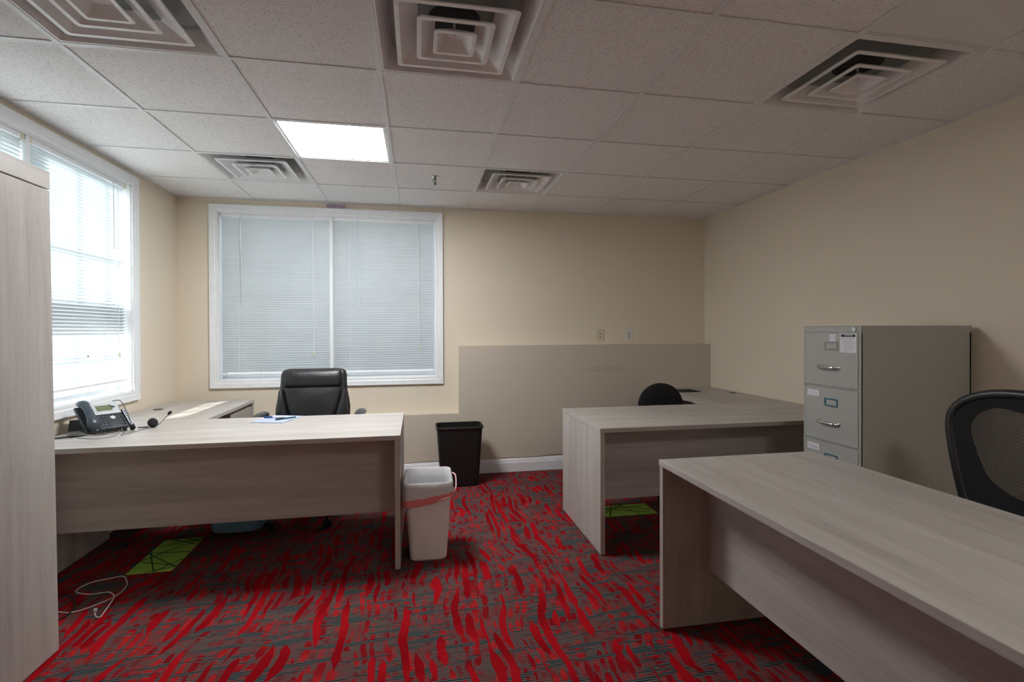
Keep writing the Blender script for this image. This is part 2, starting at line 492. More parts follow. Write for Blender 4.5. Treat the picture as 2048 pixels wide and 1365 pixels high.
MB().box(-.278, .278, -.278, .278, .008, .014).build('diffuser', emit('added_fill_panel_glow', (1, .98, .95, 1), 4.8), l)
cx, cy = cell(*OFFC)
l = thing('ceiling_panel', 'smooth blank unlit panel in the ceiling beside the right diffuser', 'ceiling panel', (cx, cy, H))
m = MB()
m.loft([[Vector((sx*a, sy*a, z)) for sx, sy in ((1, 1), (-1, 1), (-1, -1), (1, -1))] for a, z in ((h, .004), (h-.014, .002), (h-.014, .020), (h, .020))], cap=False, close=True)
m.build('frame', M_GRID, l)
MB().box(-.284, .284, -.284, .284, .006, .012).build('lens', M_OFFLENS, l)

s = thing('fire_sprinkler', 'small metal sprinkler head hanging from a ceiling tile', 'sprinkler', (.292, 2.09, H+.0045))
m = MB(); m.lathe([(.001, 0), (.030, 0), (.032, -.003), (.024, -.008), (.012, -.009), (.001, -.009)]); m.build('escutcheon', M_CHROME, s, True)
MS = plain('tarnished_brass', (.09, .085, .07), .4, .8)
m = MB()
m.cyl((0, 0, -.007), (0, 0, -.022), .008, .007)
m.tube([(-.004, 0, -.018), (-.013, 0, -.028), (-.012, 0, -.040), (-.002, 0, -.050)], .0022)
m.tube([(.004, 0, -.018), (.013, 0, -.028), (.012, 0, -.040), (.002, 0, -.050)], .0022)
m.cyl((0, 0, -.018), (0, 0, -.048), .0025); m.cyl((0, 0, -.047), (0, 0, -.056), .005)
m.build('sprinkler_body', MS, s, True)
m = MB(); m.cyl((0, 0, -.055), (0, 0, -.058), .013)
m.build('deflector', MS, s)

# ------------------------------------------------------------ windows and blinds
def window(name, ox, oy, rz, w, z0, z1, zm=None, ov=.02, mz=(.5, .5)):
    """local: x along wall centred, -y = room side, y=0 at the inner wall face"""
    o = bpy.data.objects.new(name, None); COL.objects.link(o); o.location = (ox, oy, 0); o.rotation_euler = (0, 0, rz); struct(o)
    hw = w/2
    cw = .066
    m = MB()     # casing with stepped profile (mitred ring)
    prof = [(0, .001), (0, -.012), (.008, -.014), (.020, -.014), (.028, -.018), (.050, -.020), (cw, -.022), (cw, .001)]
    rings = []
    for u, y in prof:
        rings.append([Vector((-hw-u, y, z0-u)), Vector((hw+u, y, z0-u)), Vector((hw+u, y, z1+u)), Vector((-hw-u, y, z1+u))])
    m.loft(rings, cap=False, close=True); m.build('casing', M_WHITE, o)
    m = MB(); d = .15
    m.box(-hw, -hw+.008, 0, d, z0, z1); m.box(hw-.008, hw, 0, d, z0, z1)
    m.box(-hw, hw, 0, d, z0, z0+.008); m.box(-hw, hw, 0, d, z1-.008, z1)
    m.build('jamb', M_WHITE, o)
    MB().box(-.030, .030, .055, d, z0+.008, z1-.008, .003).box(-.015, .015, .006, .0552, z0+.008, z1-.008, .002).build('mullion', M_WHITE, o)
    zm = zm or z0+.50*(z1-z0)
    for sx in (-1, 1):
        a, b = (.030, hw-.008) if sx > 0 else (-hw+.008, -.030)
        for k, (q0, q1, y) in enumerate(((z0+.008, zm+ov, .085), (zm-ov, z1-.008, .110))):
            m = MB(); s_ = .028
            m.box(a, a+s_, y, y+.028, q0, q1); m.box(b-s_, b, y, y+.028, q0, q1)
            m.box(a+s_, b-s_, y, y+.028, q0, q0+s_); m.box(a+s_, b-s_, y, y+.028, q1-s_, q1)
            iw = (b-a-2*s_)
            for j in (1, 2): m.box(a+s_+iw*j/3-.009, a+s_+iw*j/3+.009, y+.006, y+.022, q0+s_, q1-s_)
            zz = q0+(q1-q0)*mz[k]; m.box(a+s_, b-s_, y+.006, y+.022, zz-.009, zz+.009)
            if ov > .05: m.box(a+s_, b-s_, y+.002, y+.026, zm-ov+s_*(k == 1), zm+ov-s_*(k == 0))
            f = m.build('sash', M_WHITE, o)
            MB().box(a+s_-.004, b-s_+.004, y+.012, y+.016, q0+s_-.004, q1-s_+.004).build('glass', M_GLASS, f)
    return o
window('window_1', (W1['x0']+W1['x1'])/2, YB, 0, W1['x1']-W1['x0'], W1['z0'], W1['z1'])
window('window_2', XL, (W2['x0']+W2['x1'])/2, PI/2, W2['x1']-W2['x0'], W2['z0'], W2['z1'], 1.40, .09, (.42, .48))

def blind(name, label, ox, oy, rz, w, z1, zb, tilt, wand_x, cord_x, wand_l, cord_l, sag=0., tassel=M_CREAMP):
    """origin at top centre; local -y = room"""
    o = thing(name, label, 'window blind', (ox, oy, z1), rz, 'venetian blinds')
    hw = w/2
    m = MB(); m.box(-hw, hw, -.014, .014, -.027, 0, .002)
    m.build('head_rail', M_WHITE, o)
    for bx in (-hw+.004, hw-.016): MB().box(bx, bx+.012, -.018, .016, -.030, .002).build('mounting_bracket', M_CREAMP if rz else M_WHITE, o)
    n = int((z1-.034-zb)/.0212)
    m = MB(); th = math.radians(tilt)
    for i in range(n):
        z = -.040-i*.0212
        jt = th+random.uniform(-.03, .03)
        pr = []
        for k in range(5):
            u = (k/4-.5)*.0252; c = .0016*(1-(k/2-1)**2)
            pr.append((u, c))
        ring0 = []
        for (u, c) in pr: ring0.append((u*math.cos(jt)-c*math.sin(jt), u*math.sin(jt)+c*math.cos(jt)))
        a = len(m.bm.verts)
        nx = 3
        dz0 = sag*(-1)*(i/n); 
        vs = []
        for q in range(nx+1):
            x = -hw+.003+(w-.006)*q/nx
            vs.append([m.bm.verts.new((x, y, z+zz+dz0*(q/nx-.5)*2)) for y, zz in ring0])
        for q in range(nx):
            for k in range(4):
                m.bm.faces.new((vs[q][k], vs[q+1][k], vs[q+1][k+1], vs[q][k+1]))
    m.build('slats', M_SLAT, o, True, angle=80)
    zlast = -.040-n*.0212
    m = MB(); m.box(-hw+.003, hw-.003, -.012, .012, zlast-.010, zlast+.004, .002, mat=None)
    m.build('bottom_rail', M_WHITE, o)
    for lx in (-hw+.14, hw-.14):
        m = MB()
        for yy in (-.0135, .0135): m.tube([(lx, yy, -.02), (lx, yy, zlast)], .0007, 5, 1)
        m.build('ladder_cord', M_WHITE, o)
    m = MB()
    m.tube([(wand_x, -.018, -.018), (wand_x, -.024, -.045), (wand_x+.006, -.022, -.05-wand_l*.5), (wand_x+.010, -.022, -.05-wand_l)], .0032, 6, 4)
    m.build('tilt_wand', plain('clear_acrylic', (.66, .72, .75), .2), o, True)
    m = MB()
    for dx in (-.003, .003):
        m.tube([(cord_x+dx, -.017, -.018), (cord_x+dx, -.021, -.06), (cord_x+dx*.4+.004, -.021, -cord_l)], .0011, 5, 4)
    c = m.build('lift_cord', M_WHITE, o, True)
    m = MB(); m.lathe([(.002, 0), (.005, -.006), (.008, -.030), (.006, -.034), (.001, -.034)], c=(cord_x+.004, -.021, -cord_l), n=10)
    m.build('tassel', tassel, c, True)
    return o
bw = .900
bw = .886
yb = YB+.028
blind('venetian_blind', 'left of the two closed white blinds in the back window', -1.048, yb, 0, bw, 2.312, .925, -72, -.285, .305, .70, 1.19, 0)
blind('venetian_blind', 'right of the two closed white blinds in the back window, above the leather chair', -.130, yb, 0, bw, 2.312, .925, -72, -.235, .300, .75, 1.14, 0)
xb = XL-.028
blind('venetian_blind', 'sunlit white blind in the left wall window, seen beside the tall wood cabinet', xb, 1.842, PI/2, .890, 2.327, .965, -34, .28, .335, .42, 1.16, 0)
blind('venetian_blind', 'blind of the left window mostly hidden behind the tall wood cabinet', xb, .916, PI/2, .890, 2.327, .905, -60, .25, -.30, .42, 1.16, 0)

# mauve sign over the back window
sg = thing('sign', 'small mauve lettered sign above the back window casing', 'sign', (-.545, YB-.004, 2.409))
MB().box(-.078, .078, -.003, .004, -.019, .019, .001).build('plate', M_SIGN, sg)
me = text_mesh('ROCKET MAN', .0235); me.materials.clear(); me.materials.append(M_SIGNT)
o = bpy.data.objects.new('lettering', me); COL.objects.link(o); o.parent = sg; o.location = (0, -.0036, -.002); o.rotation_euler = (PI/2, 0, 0)

# wall plates
def plate(name, label, x, z, mat, holes):
    o = thing(name, label, 'wall outlet', (x, YB, z))
    MB().box(-.038, .038, -.006, 0, -.057, .057, .003).build('cover_plate', mat, o)
    for hx, hz, w, h in holes: MB().box(hx-w, hx+w, -.0075, -.004, hz-h, hz+h, .0005).build('jack', M_INK if mat is M_ALMOND else plain('grey_socket', (.46, .45, .43), .5), o)
plate('wall_jack', 'almond wall plate with two dark jacks, left of the white one', 1.912, 1.257, M_ALMOND, [(.002, .012, .005, .005), (.002, -.020, .005, .005)])
plate('wall_outlet', 'white wall plate on the back wall, nearest the right corner', 2.216, 1.254, M_PLATE, [(0, .018, .011, .014), (0, -.020, .011, .014)])

# ------------------------------------------------------------ desks
def grommet(par, x, y, z):
    m = MB(); m.lathe([(.001, z+.0012), (.024, z+.0012), (.026, z+.003), (.031, z+.0025), (.032, z), (.001, z)], c=(x, y, 0), n=24)
    m.build('cable_grommet', M_BLACK, par, True)
def desk(name, label, loc, rz, L, D, z=.737, both=True, leg0=True):
    o = thing(name, label, 'desk', loc, rz)
    th = .026; lt = .028
    MB().box(-.003, L+.003, -.003, D+.003, z-th, z, .0022).build('desktop', wood('x'), o)
    for k in (0, 1):
        x0 = 0 if k == 0 else L-lt
        g = MB().box(x0, x0+lt, 0, D, .006, z-th-.0005, .001).build('side_panel', wood('z'), o)
        for yy in (.04, D-.04): MB().cyl((x0+lt/2, yy, 0), (x0+lt/2, yy, .0062), .011, n=12).build('glide', M_BLACK, g)
    MB().box(lt+.0006, L-lt-.0006, .213, .231, .250, z-th-.0005, .0006).build('modesty_panel', wood('x'), o)
    return o
# left L desk
d = desk('l_shaped_desk', 'grey wood L-shaped desk under the left window, holding the phone', (-1.772, 1.135, 0), 0, 1.835, .765)
z = .737
m = MB(); m.box(-.036, .592, .769, 1.722, z-.026, z, .002); m.build('return_top', wood('y'), d)
MB().box(-.030, .588, 1.690, 1.718, .006, z-.0265, .001).build('return_end_panel', wood('z'), d)
MB().box(-.028, -.012, .79, 1.689, .25, z-.0265, .0006).build('return_modesty_panel', wood('y'), d)
m = MB(); m.box(.20, .560, 1.22, 1.685, .03, .700, .001)
ped = m.build('drawer_pedestal', wood('z'), d)
for k in range(2):
    f = MB().box(.561, .577, 1.225, 1.68, .04+k*.33, .36+k*.33, .001).build('drawer', wood('y'), ped)
for gx, gy in ((.053, .285), (.075, 1.27)): grommet(d, gx, gy, z)
# middle L desk
d = desk('l_shaped_desk', 'grey wood L-shaped desk in the back right corner, behind the filing cabinet', (1.193, 1.090, 0), 0, 1.835, .765)
m = MB(); m.box(1.168, 1.835, .769, 1.808, z-.026, z, .002); m.build('return_top', wood('y'), d)
MB().box(1.174, 1.830, 1.776, 1.804, .006, z-.0265, .001).build('return_end_panel', wood('z'), d)
MB().box(1.810, 1.826, .79, 1.775, .25, z-.0265, .0006).build('return_modesty_panel', wood('y'), d)
grommet(d, 1.747, 1.315, z)
# right desk
desk('office_desk', 'grey wood desk in the right foreground, nearest the camera', (1.200, .382, 0), -PI/2, 1.835, .755)

# dark mouse pad on middle desk
o = tag(MB().box(-.10, .10, -.10, .10, 0, .004, .0015).build('mouse_pad', M_BLACKM, None, loc=(2.610, 2.635, .7372)), 'flat black mouse pad on the far end of the corner desk', 'mouse pad')

# ------------------------------------------------------------ tall cabinet
tc = thing('storage_cabinet', 'tall grey wood storage cabinet at the left edge of the photo', 'cabinet', (-1.80, .700, 0), 0)
# local: x to room, y negative toward camera; leans back slightly like the photo
lean = Matrix.Identity(4); lean[0][2] = -.010
Wc, Dc, Hc = .512, .915, 1.955
m = MB()
m.box(.045, Wc-.022, -Dc, -Dc+.022, 0, Hc-.03, .001, mat=lean); m.box(.045, Wc-.022, -.022, 0, 0, Hc-.03, .001, mat=lean)
m.box(.045, .057, -Dc+.022, -.022, .02, Hc-.03, mat=lean); m.box(.057, Wc-.022, -Dc+.022, -.022, .06, .085, mat=lean)
m.build('carcass', wood('z'), tc)
MB().box(.045, Wc, -Dc-.001, .001, Hc-.072, Hc, .0015, mat=lean).build('top_panel', wood('y'), tc)
for k in (0, 1):
    y1 = -.0015-k*(Dc/2); y0 = y1-Dc/2+.003
    dr = MB().box(Wc-.020, Wc-.001, y0, y1, .004, Hc-.0765, .0012, mat=lean).build('door', wood('z'), tc)
    hy = y0+.05 if k == 0 else y1-.05
    m = MB(); m.tube([(Wc-.001, hy, .95), (Wc+.028, hy, .96), (Wc+.028, hy, 1.08), (Wc-.001, hy, 1.09)], .005, mat=lean)
    m.build('handle', M_CHROME, dr, True)

# ------------------------------------------------------------ filing cabinet
fc = thing('filing_cabinet', 'putty grey four-drawer metal filing cabinet against the right wall', 'filing cabinet', (2.326, .476, 0))
W, Dp, Hh = .376, .674, 1.322
m = MB()
m.box(.004, Dp, 0, .010, 0, Hh-.001, .001); m.box(.004, Dp, W-.010, W, 0, Hh-.001, .001)
m.box(.004, Dp, 0, W, Hh-.010, Hh, .001); m.box(Dp-.01, Dp, 0, W, 0, Hh, .001)
m.box(.030, Dp-.01, .010, W-.010, .02, .03)
m.box(.0, .012, 0, .0125, 0, Hh-.002, .0015); m.box(.0, .012, W-.0125, W, 0, Hh-.002, .0015)
m.box(.0, .012, .0125, W-.0125, Hh-.032, Hh-.002, .0015); m.box(.002, .012, .0125, W-.0125, 0, .075)
for k in range(3): m.box(.006, .014, .0125, W-.0125, .9915-k*.2975, .9995-k*.2975)
m.box(.018, .022, .0125, W-.0125, .07, Hh-.03)
m.build('body', M_CAB, fc)
MB().box(.004, Dp+.001, -.0012, W+.0012, Hh-.035, Hh+.0015, .001).build('top_cap', M_CAB, fc)
M_SHAD = plain('dark_gap', (.03, .03, .03), .8)
def frame_holder(par, y0, y1, z0, z1, mat):
    m = MB(); t = .007
    m.loft([[Vector((x, a, b)) for a, b in ((y0+i, z0+i), (y1-i, z0+i), (y1-i, z1-i), (y0+i, z1-i))] for i, x in ((0, 0), (0, -.004), (t*.4, -.006), (t, -.003), (t, 0))], cap=False, close=True)
    return m.build('label_holder', mat, par)
tops = [1.2875, .9905, .693, .3955]
HM = [M_CAB, M_TEAL, M_TEAL, M_TEAL]
for k, zt in enumerate(tops):
    zb = zt-.287
    dw = MB().box(-.002, .016, .0150, W-.0150, zb, zt, .002).build('drawer', M_CAB, fc)
    dw.location = (0, 0, 0)
    zc = zt-.068 if k == 0 else zt-.075
    fh = frame_holder(dw, .138, .222, zc-.021, zc+.021, HM[k]); fh.location = (-.002, 0, 0)
    if k: fh['label'] = 'teal painted label holder'
    MB().box(-.0026, -.0015, .146, .214, zc-.015, zc+.015).build('label_card', M_PAPER if k == 3 else M_CAB, dw)
    zh = zt-.186
    m = MB()
    m.tube([(-.001, .132, zh), (-.020, .142, zh+.001), (-.027, .160, zh+.001), (-.028, .20, zh+.001), (-.027, .238, zh+.001), (-.020, .256, zh+.001), (-.001, .266, zh)], .0062, 10, 5)
    for yy in (.130, .268): m.cyl((-.002, yy, zh), (-.006, yy, zh), .011, .008, 12)
    m.build('pull_handle', M_CHROME, dw, True)
# lock
m = MB(); m.cyl((0, .036, Hh-.018), (-.007, .036, Hh-.018), .0115, .0105, 20); lk = m.build('lock', M_CHROME, fc, True)
MB().box(-.0078, -.0068, .0355, .0365, Hh-.022, Hh-.014).build('keyhole', M_INK, lk)
# stickers
def sticker(label, y0, y1, z0, z1, lines, ink, head=False):
    o = MB().box(-.0030, -.0020, y0, y1, z0, z1).build('sticker', M_PAPER, fc); o['label'] = label
    m = MB()
    w = y1-y0
    if head: m.box(-.0034, -.0028, y0+.006, y1-.006, z1-.017, z1-.004)
    for (a, b, c, r) in lines:
        m.box(-.0034, -.0028, y1-w*a, y1-w*b, z1-c-r, z1-c)
    return o, m
o, m = sticker('white instruction sticker with black heading', .024, .122, 1.186, 1.283, [], None, True)
m.build('heading', M_INK, o)
me = text_mesh('WARNING', .0105, .0003); me.materials.clear(); me.materials.append(M_PAPER)
q = bpy.data.objects.new('heading_lettering', me); COL.objects.link(q); q.parent = o
q.matrix_local = Matrix.Translation((-.0037, .068, 1.2725)) @ Matrix(((0, 0, -1, 0), (-1, 0, 0, 0), (0, 1, 0, 0), (0, 0, 0, 1)))
m = MB()
for i in range(9):
    zz = 1.259-i*.0078
    m.box(-.0034, -.0028, .032+random.random()*.02, .114-(.008 if i > 1 else 0), zz-.0022, zz)
m.build('printed_lines', M_GREYINK, o)
o, m = sticker('small square white sticker with black symbol', .150, .190, 1.243, 1.279, [], None)
M1 = MB()
M1.tube([(-.0032, .184, 1.256), (-.0032, .184, 1.266), (-.0032, .172, 1.270), (-.0032, .160, 1.266), (-.0032, .153, 1.260), (-.0032, .160, 1.256), (-.0032, .172, 1.254)], .0012, 5, 4, closed=True)
M1.build('symbol', M_GREYINK, o)
o, m = sticker('torn white label', .262, .344, .938, .972, [], None)
M1 = MB()
M1.tube([(-.0032, .335-.008*i, .954+.004*math.sin(i*2.1)) for i in range(9)], .0008, 4, 3); M1.build('handwriting', M_GREYINK, o)
o, m = sticker('white label with lilac handwriting', .262, .344, .640, .676, [], None)
M1 = MB()
M1.tube([(-.0032, .338-.0045*i, .660-.0006*i+.005*math.sin(i*2.3)) for i in range(16)], .0010, 4, 3); M1.build('handwriting', M_LILAC, o)

# ------------------------------------------------------------ chairs
def swivel_base(o, zc, r=.30, x=0, y=0, rot=.3):
    m = MB()
    for k in range(5):
        a = rot+2*PI*k/5; c, s_ = math.cos(a), math.sin(a)
        ring = lambda u, w, h, z: [Vector((x+c*u-s_*v, y+s_*u+c*v, z+q)) for v, q in ((-w, -h), (w, -h), (w*.7, h), (-w*.7, h))]
        m.loft([ring(.02, .024, .018, .105), ring(r*.5, .020, .014, .095), ring(r, .013, .009, .078)])
    m.cyl((x, y, .075), (x, y, .135), .036, .030)
    b = m.build('star_base', M_BLACK, o)
    for k in range(5):
        a = rot+2*PI*k/5; c, s_ = math.cos(a), math.sin(a)
        m = MB(); px, py = x+c*r, y+s_*r
        for dd in (-.014, .014):
            m.cyl((px-s_*(dd-.008), py+c*(dd-.008), .026), (px-s_*(dd+.008), py+c*(dd+.008), .026), .026, n=18)
        m.cyl((px, py, .03), (px, py, .078), .006, n=8)
        m.build('caster', M_BLACK, b)
    m = MB(); m.cyl((x, y, .12), (x, y, zc-.10), .026); m.cyl((x, y, .3), (x, y, zc-.02), .015)
    m.build('gas_lift', M_BLACK, o, True)
    MB().box(x-.09, x+.09, y-.12, y+.10, zc-.055, zc-.012, .008).build('tilt_mechanism', M_BLACK, o)

def cushion(w, d, h, z, y=0, r=.07, bulge=.02, x=0):
    rs = []
    for t in range(9):
        a = -PI/2+PI*t/8
        inset = (1-math.cos(a))*h*.5
        ww, dd = w-2*inset*.8, d-2*inset*.8
        rs.append(rrect(ww, dd, min(r, ww*.45, dd*.45), z+h/2+math.sin(a)*h/2, 6, x, y))
    m = MB(); m.loft(rs)
    return m

# executive leather chair, seat facing the desk (-y)
ex = thing('executive_chair', 'black leather high-back office chair behind the left desk', 'office chair', (-.596, 2.06, 0), .03)
swivel_base(ex, .44, .31, 0, .05, .2)
cushion(.54, .52, .11, .43, -.02, .1).build('seat', M_LEATHER, ex, True)
def section(hw, yc, t, z, fb=0., n=20, p=2.6):
    P = []
    for k in range(n):
        a = 2*PI*k/n; c, s_ = math.cos(a), math.sin(a)
        xx = math.copysign(abs(c)**(2/p), c)*hw; yy = math.copysign(abs(s_)**(2/p), s_)*t/2
        P.append(Vector((xx, yc+yy+fb*(1-(xx/hw)**2)*(-1 if s_ < 0 else 0), z)))
    return P
yb_ = lambda z: .14+(z-.5)*.20
m = MB(); secs = []
for z_, hw, t in ((.47, .20, .05), (.50, .235, .075), (.58, .255, .09), (.66, .262, .095), (.74, .262, .09), (.80, .253, .085), (.86, .240, .08), (.92, .235, .08), (.975, .234, .078), (1.003, .226, .068), (1.017, .205, .045), (1.023, .17, .015)):
    secs.append(section(hw, yb_(z_)+.04, t, z_, n=28, p=3.2))
m.loft(secs); m.build('backrest', M_LEATHER, ex, True, angle=50)
m = MB(); secs = []      # headrest roll
for k in range(11):
    a = -PI/2+PI*k/10; z_ = .952+.062*math.sin(a); c = math.cos(a)
    secs.append(section(.188+.018*c, yb_(z_)-.004, .03+.055*c, z_, n=24, p=3.4))
m.loft(secs); m.build('headrest', M_LEATHER, ex, True, angle=60)
m = MB(); secs = []      # V shaped centre pad
for k in range(15):
    u = k/14; z_ = .56+u*.328; c = math.sin(PI*min(max(u, .02), .98))**.35
    hw = .115+.095*u**.8
    secs.append(section(hw*(.93+.07*c), yb_(z_)-.006, .022+.05*c, z_, n=24, p=2.6))
m.loft(secs); m.build('center_pad', M_LEATHER, ex, True, angle=60)
AX = {-1: -.308, 1: .352}
for sx in (-1, 1):
    m = MB(); secs = []
    for k in range(15):
        u = k/14; z_ = .54+u*.33; c = math.sin(PI*min(max(u, .02), .98))**.4
        xi = .125+.085*u**.9; xo = .258-.022*u
        hw = (xo-xi)/2*(.6+.4*c)+.003
        secs.append([Vector((q.x+sx*(xi+xo)/2, q.y, q.z)) for q in section(hw, yb_(z_)-.008, .020+.055*c, z_, n=18, p=2.3)])
    m.loft(secs); m.build('side_bolster', M_LEATHER, ex, True, angle=60)
    m = MB()
    m.tube([(AX[sx], -.13, .715), (AX[sx], -.03, .722), (AX[sx], .10, .716)], .036, 12, 5, rz=.022)
    m.build('armrest_pad', M_LEATHER, ex, True)
    m = MB()
    m.tube([(AX[sx], -.10, .700), (AX[sx]+sx*.01, -.12, .60), (sx*.33, -.06, .47), (sx*.20, 0, .44)], .016, 8, 5)
    m.tube([(AX[sx], .08, .700), (AX[sx]+sx*.01, .08, .58), (sx*.33, .02, .47), (sx*.20, 0, .44)], .016, 8, 5)
    m.build('arm_frame', M_BLACK, ex, True)

# round-backed task chair by the corner desk
rc = thing('task_chair', 'black round-backed task chair at the back right corner desk', 'office chair', (2.075, 2.12, 0), 0)
swivel_base(rc, .44, .20, 0, -.02, .5)
cushion(.40, .38, .07, .43, -.04, .12).build('seat', M_BLACKM, rc, True)
m = MB(); secs = []
for k in range(17):
    a = -PI/2+PI*k/16; z_ = .700+.178*math.sin(a); c = math.cos(a)
    secs.append(section(.004+.192*c, .0+(z_-.7)*.06-.04, .012+.040*c**.5 if c > 1e-4 else .01, z_, n=28, p=2.2))
m.loft(secs); m.build('backrest', M_BLACKM, rc, True, angle=60)
m = MB(); m.tube([(0, .02, .44), (0, .09, .47), (0, .06, .60), (0, -.01, .68)], .02, 8, 5, rz=.008)
m.build('back_support', M_BLACK, rc, True)

# mesh chair, right foreground (backrest faces -x)
mc = thing('mesh_chair', 'black mesh-back office chair behind the right foreground desk', 'office chair', (2.20, -.200, 0), -PI/2)
# local: -y is the front (world -x); x runs to world -y
swivel_base(mc, .44, .30, 0, .02, .1)
cushion(.50, .46, .08, .42, -.02, .1).build('seat', M_BLACKM, mc, True)
def curve_y(x, z): return .150+(z-.8)*.03-.25*(x*x)
HW = .272
def outline(off):
    pts = []
    base = [(-.055, .53), (-.14, .535), (-.185, .56), (-.214, .62), (-.246, .74), (-.266, .85), (-.272, .914), (-.262, .975), (-.226, 1.020), (-.175, 1.050), (-.12, 1.067), (-.05, 1.076)]
    full = base+[(-x, z) for x, z in reversed(base)]
    cx_, cz_ = 0, .82
    for x, z in full:
        d_ = Vector((x-cx_, z-cz_)); d_ = d_-d_.normalized()*off
        pts.append((cx_+d_.x, cz_+d_.y))
    return pts
inner = [(-.02, .672), (-.070, .690), (-.122, .728), (-.160, .81), (-.184, .890), (-.180, .938), (-.150, .975), (-.105, .998), (-.065, 1.000), (-.02, .993)]
inner = inner+[(-x, z) for x, z in reversed(inner)]
def smooth_loop(pts, k=6):
    L = len(pts); out = []
    P = [Vector((x, 0, z)) for x, z in pts]
    for i in range(L):
        a, b_, c, d_ = P[i-1], P[i], P[(i+1) % L], P[(i+2) % L]
        for j in range(k):
            t = j/k; q = .5*((2*b_)+(c-a)*t+(2*a-5*b_+4*c-d_)*t*t+(-a+3*b_-3*c+d_)*t**3)
            out.append((q.x, q.z))
    return out
def resamp(pts, n):
    # angular resample about the backrest centre so loops match
    out = []
    L = len(pts)
    for k in range(n):
        a = 2*PI*k/n; dx, dz = math.cos(a), math.sin(a); best = None
        for i in range(L):
            x0, z0 = pts[i][0], pts[i][1]-.83; x1, z1 = pts[(i+1) % L][0], pts[(i+1) % L][1]-.83
            den = dx*(z1-z0)-dz*(x1-x0)
            if abs(den) < 1e-12: continue
            t = (x0*(z1-z0)-z0*(x1-x0))/den; u = (x0*dz-z0*dx)/den
            if t > 0 and -1e-6 <= u <= 1+1e-6: best = t if best is None else max(best, t)
        out.append((dx*best, .83+dz*best))
    return out
NO = 72
OUT = resamp(smooth_loop(outline(.018)), NO); MID = resamp(smooth_loop(outline(.030)), NO); INN = resamp(smooth_loop(inner), NO)
P3 = lambda pts, dy=0.: [Vector((x, curve_y(x, z)+dy, z)) for x, z in pts]
m = MB(); m.tube(P3(OUT), .019, 12, 1, closed=True); m.build('backrest_rim', M_FRAME, mc, True, angle=80)
m = MB()
m.loft([P3(MID, -.010), P3(INN, -.004), P3(INN, .004), P3(MID, .010)], cap=False, close=True)
m.build('backrest_border', M_BLACKM, mc, True)
m = MB(); steps = 7; rings = []
for q in range(steps):
    f = 1-q/steps*.96
    rings.append([Vector((x*f, curve_y(x*f, .83+(z-.83)*f), .83+(z-.83)*f)) for x, z in INN])
m.loft(rings, cap=False); m.bm.faces.new([v for v in m.bm.verts][-NO:])
me_ = m.build('backrest_mesh', mesh_fabric(), mc, True)
sol = me_.modifiers.new('thickness', 'SOLIDIFY'); sol.thickness = .0015
m = MB(); m.tube([(0, .05, .40), (0, .19, .41), (0, .20, .55), (0, .175, .63)], .03, 8, 5, rz=.012); m.build('back_support', M_BLACK, mc, True)
for sx in (-1, 1):
    m = MB(); m.tube([(sx*.25, .08, .43), (sx*.29, .06, .46), (sx*.295, .10, .55)], .016, 8, 5); m.build('arm_post', M_BLACK, mc, True)
    MB().box(sx*.295-.035, sx*.295+.035, 0, .16, .55, .575, .010, seg=3).build('armrest_pad', M_BLACK, mc, True)

# ------------------------------------------------------------ waste bins
def bin_shell(m, w0, d0, w1, d1, h, r=.035, wall=.003, lip=.008):
    R = [rrect(w0-.02, d0-.02, r, 0, 6), rrect(w0, d0, r, .012, 6)]
    for k in range(1, 7):
        u = k/6; R.append(rrect(w0+(w1-w0)*u-2*lip*.0, d0+(d1-d0)*u, r+.008*u, .012+(h-.03)*u, 6))
    R += [rrect(w1+2*lip, d1+2*lip, r+.014, h-.016, 6), rrect(w1+2*lip+.004, d1+2*lip+.004, r+.014, h-.004, 6), rrect(w1+2*lip, d1+2*lip, r+.012, h, 6), rrect(w1-2*wall, d1-2*wall, r+.006, h, 6), rrect(w1-2*wall, d1-2*wall, r+.006, h-.01, 6),
          rrect(w0-2*wall, d0-2*wall, r-.002, .016, 6)]
    m.loft(R)
bb = MB(); bin_shell(bb, .315, .205, .378, .262, .502)
tag(bb.build('waste_bin', M_BIN, None, True, loc=(.505, 2.635, 0)), 'tall black plastic waste bin against the back wall', 'waste bin')
wb = thing('waste_bin', 'white plastic waste bin with a liner, beside the left desk end', 'waste bin', (.218, 1.345, 0), -.02)
bb = MB(); bin_shell(bb, .205, .265, .262, .325, .447, r=.03, lip=.003); bb.build('bin_body', M_WBIN, wb, True)
# liner: inside bag, over the rim and folded down outside
m = MB(); R = []
N = 6
def jag(ring, amp, seed):
    rnd = random.Random(seed); L = len(ring); ph = [rnd.uniform(0, 6.28) for _ in range(5)]
    for i, p in enumerate(ring):
        a = 2*PI*i/L
        p.z += amp*(math.sin(3*a+ph[0])+.6*math.sin(7*a+ph[1])+.4*math.sin(11*a+ph[2]))
        f = 1+.012*math.sin(9*a+ph[3])*(1 if amp else 0)
        p.x *= f; p.y *= f
    return ring
def frr(w, d, r, z): 
    # denser rounded rectangle for cloth-like wobble
    base = rrect(w, d, r, z, 5); out = []
    for i in range(len(base)):
        a, b = base[i], base[(i+1) % len(base)]
        n = 6 if (b-a).length > .05 else 1
        for k in range(n): out.append(a.lerp(b, k/n))
    return out
R.append(jag(frr(.17, .22, .03, .10), .004, 1)); R.append(jag(frr(.215, .275, .03, .25), .003, 2)); R.append(jag(frr(.235, .298, .033, .38), .002, 3))
R.append(frr(.255, .316, .035, .445)); R.append(frr(.266, .330, .036, .4525)); R.append(frr(.276, .340, .038, .4475))
R.append(jag(frr(.279, .343, .038, .42), .0015, 5)); 
lo = jag(frr(.283, .347, .038, .375), .003, 6)
for p in lo: p.z += -.018*(-p.x/.14)
R.append(lo)
m.loft(R, cap=False)
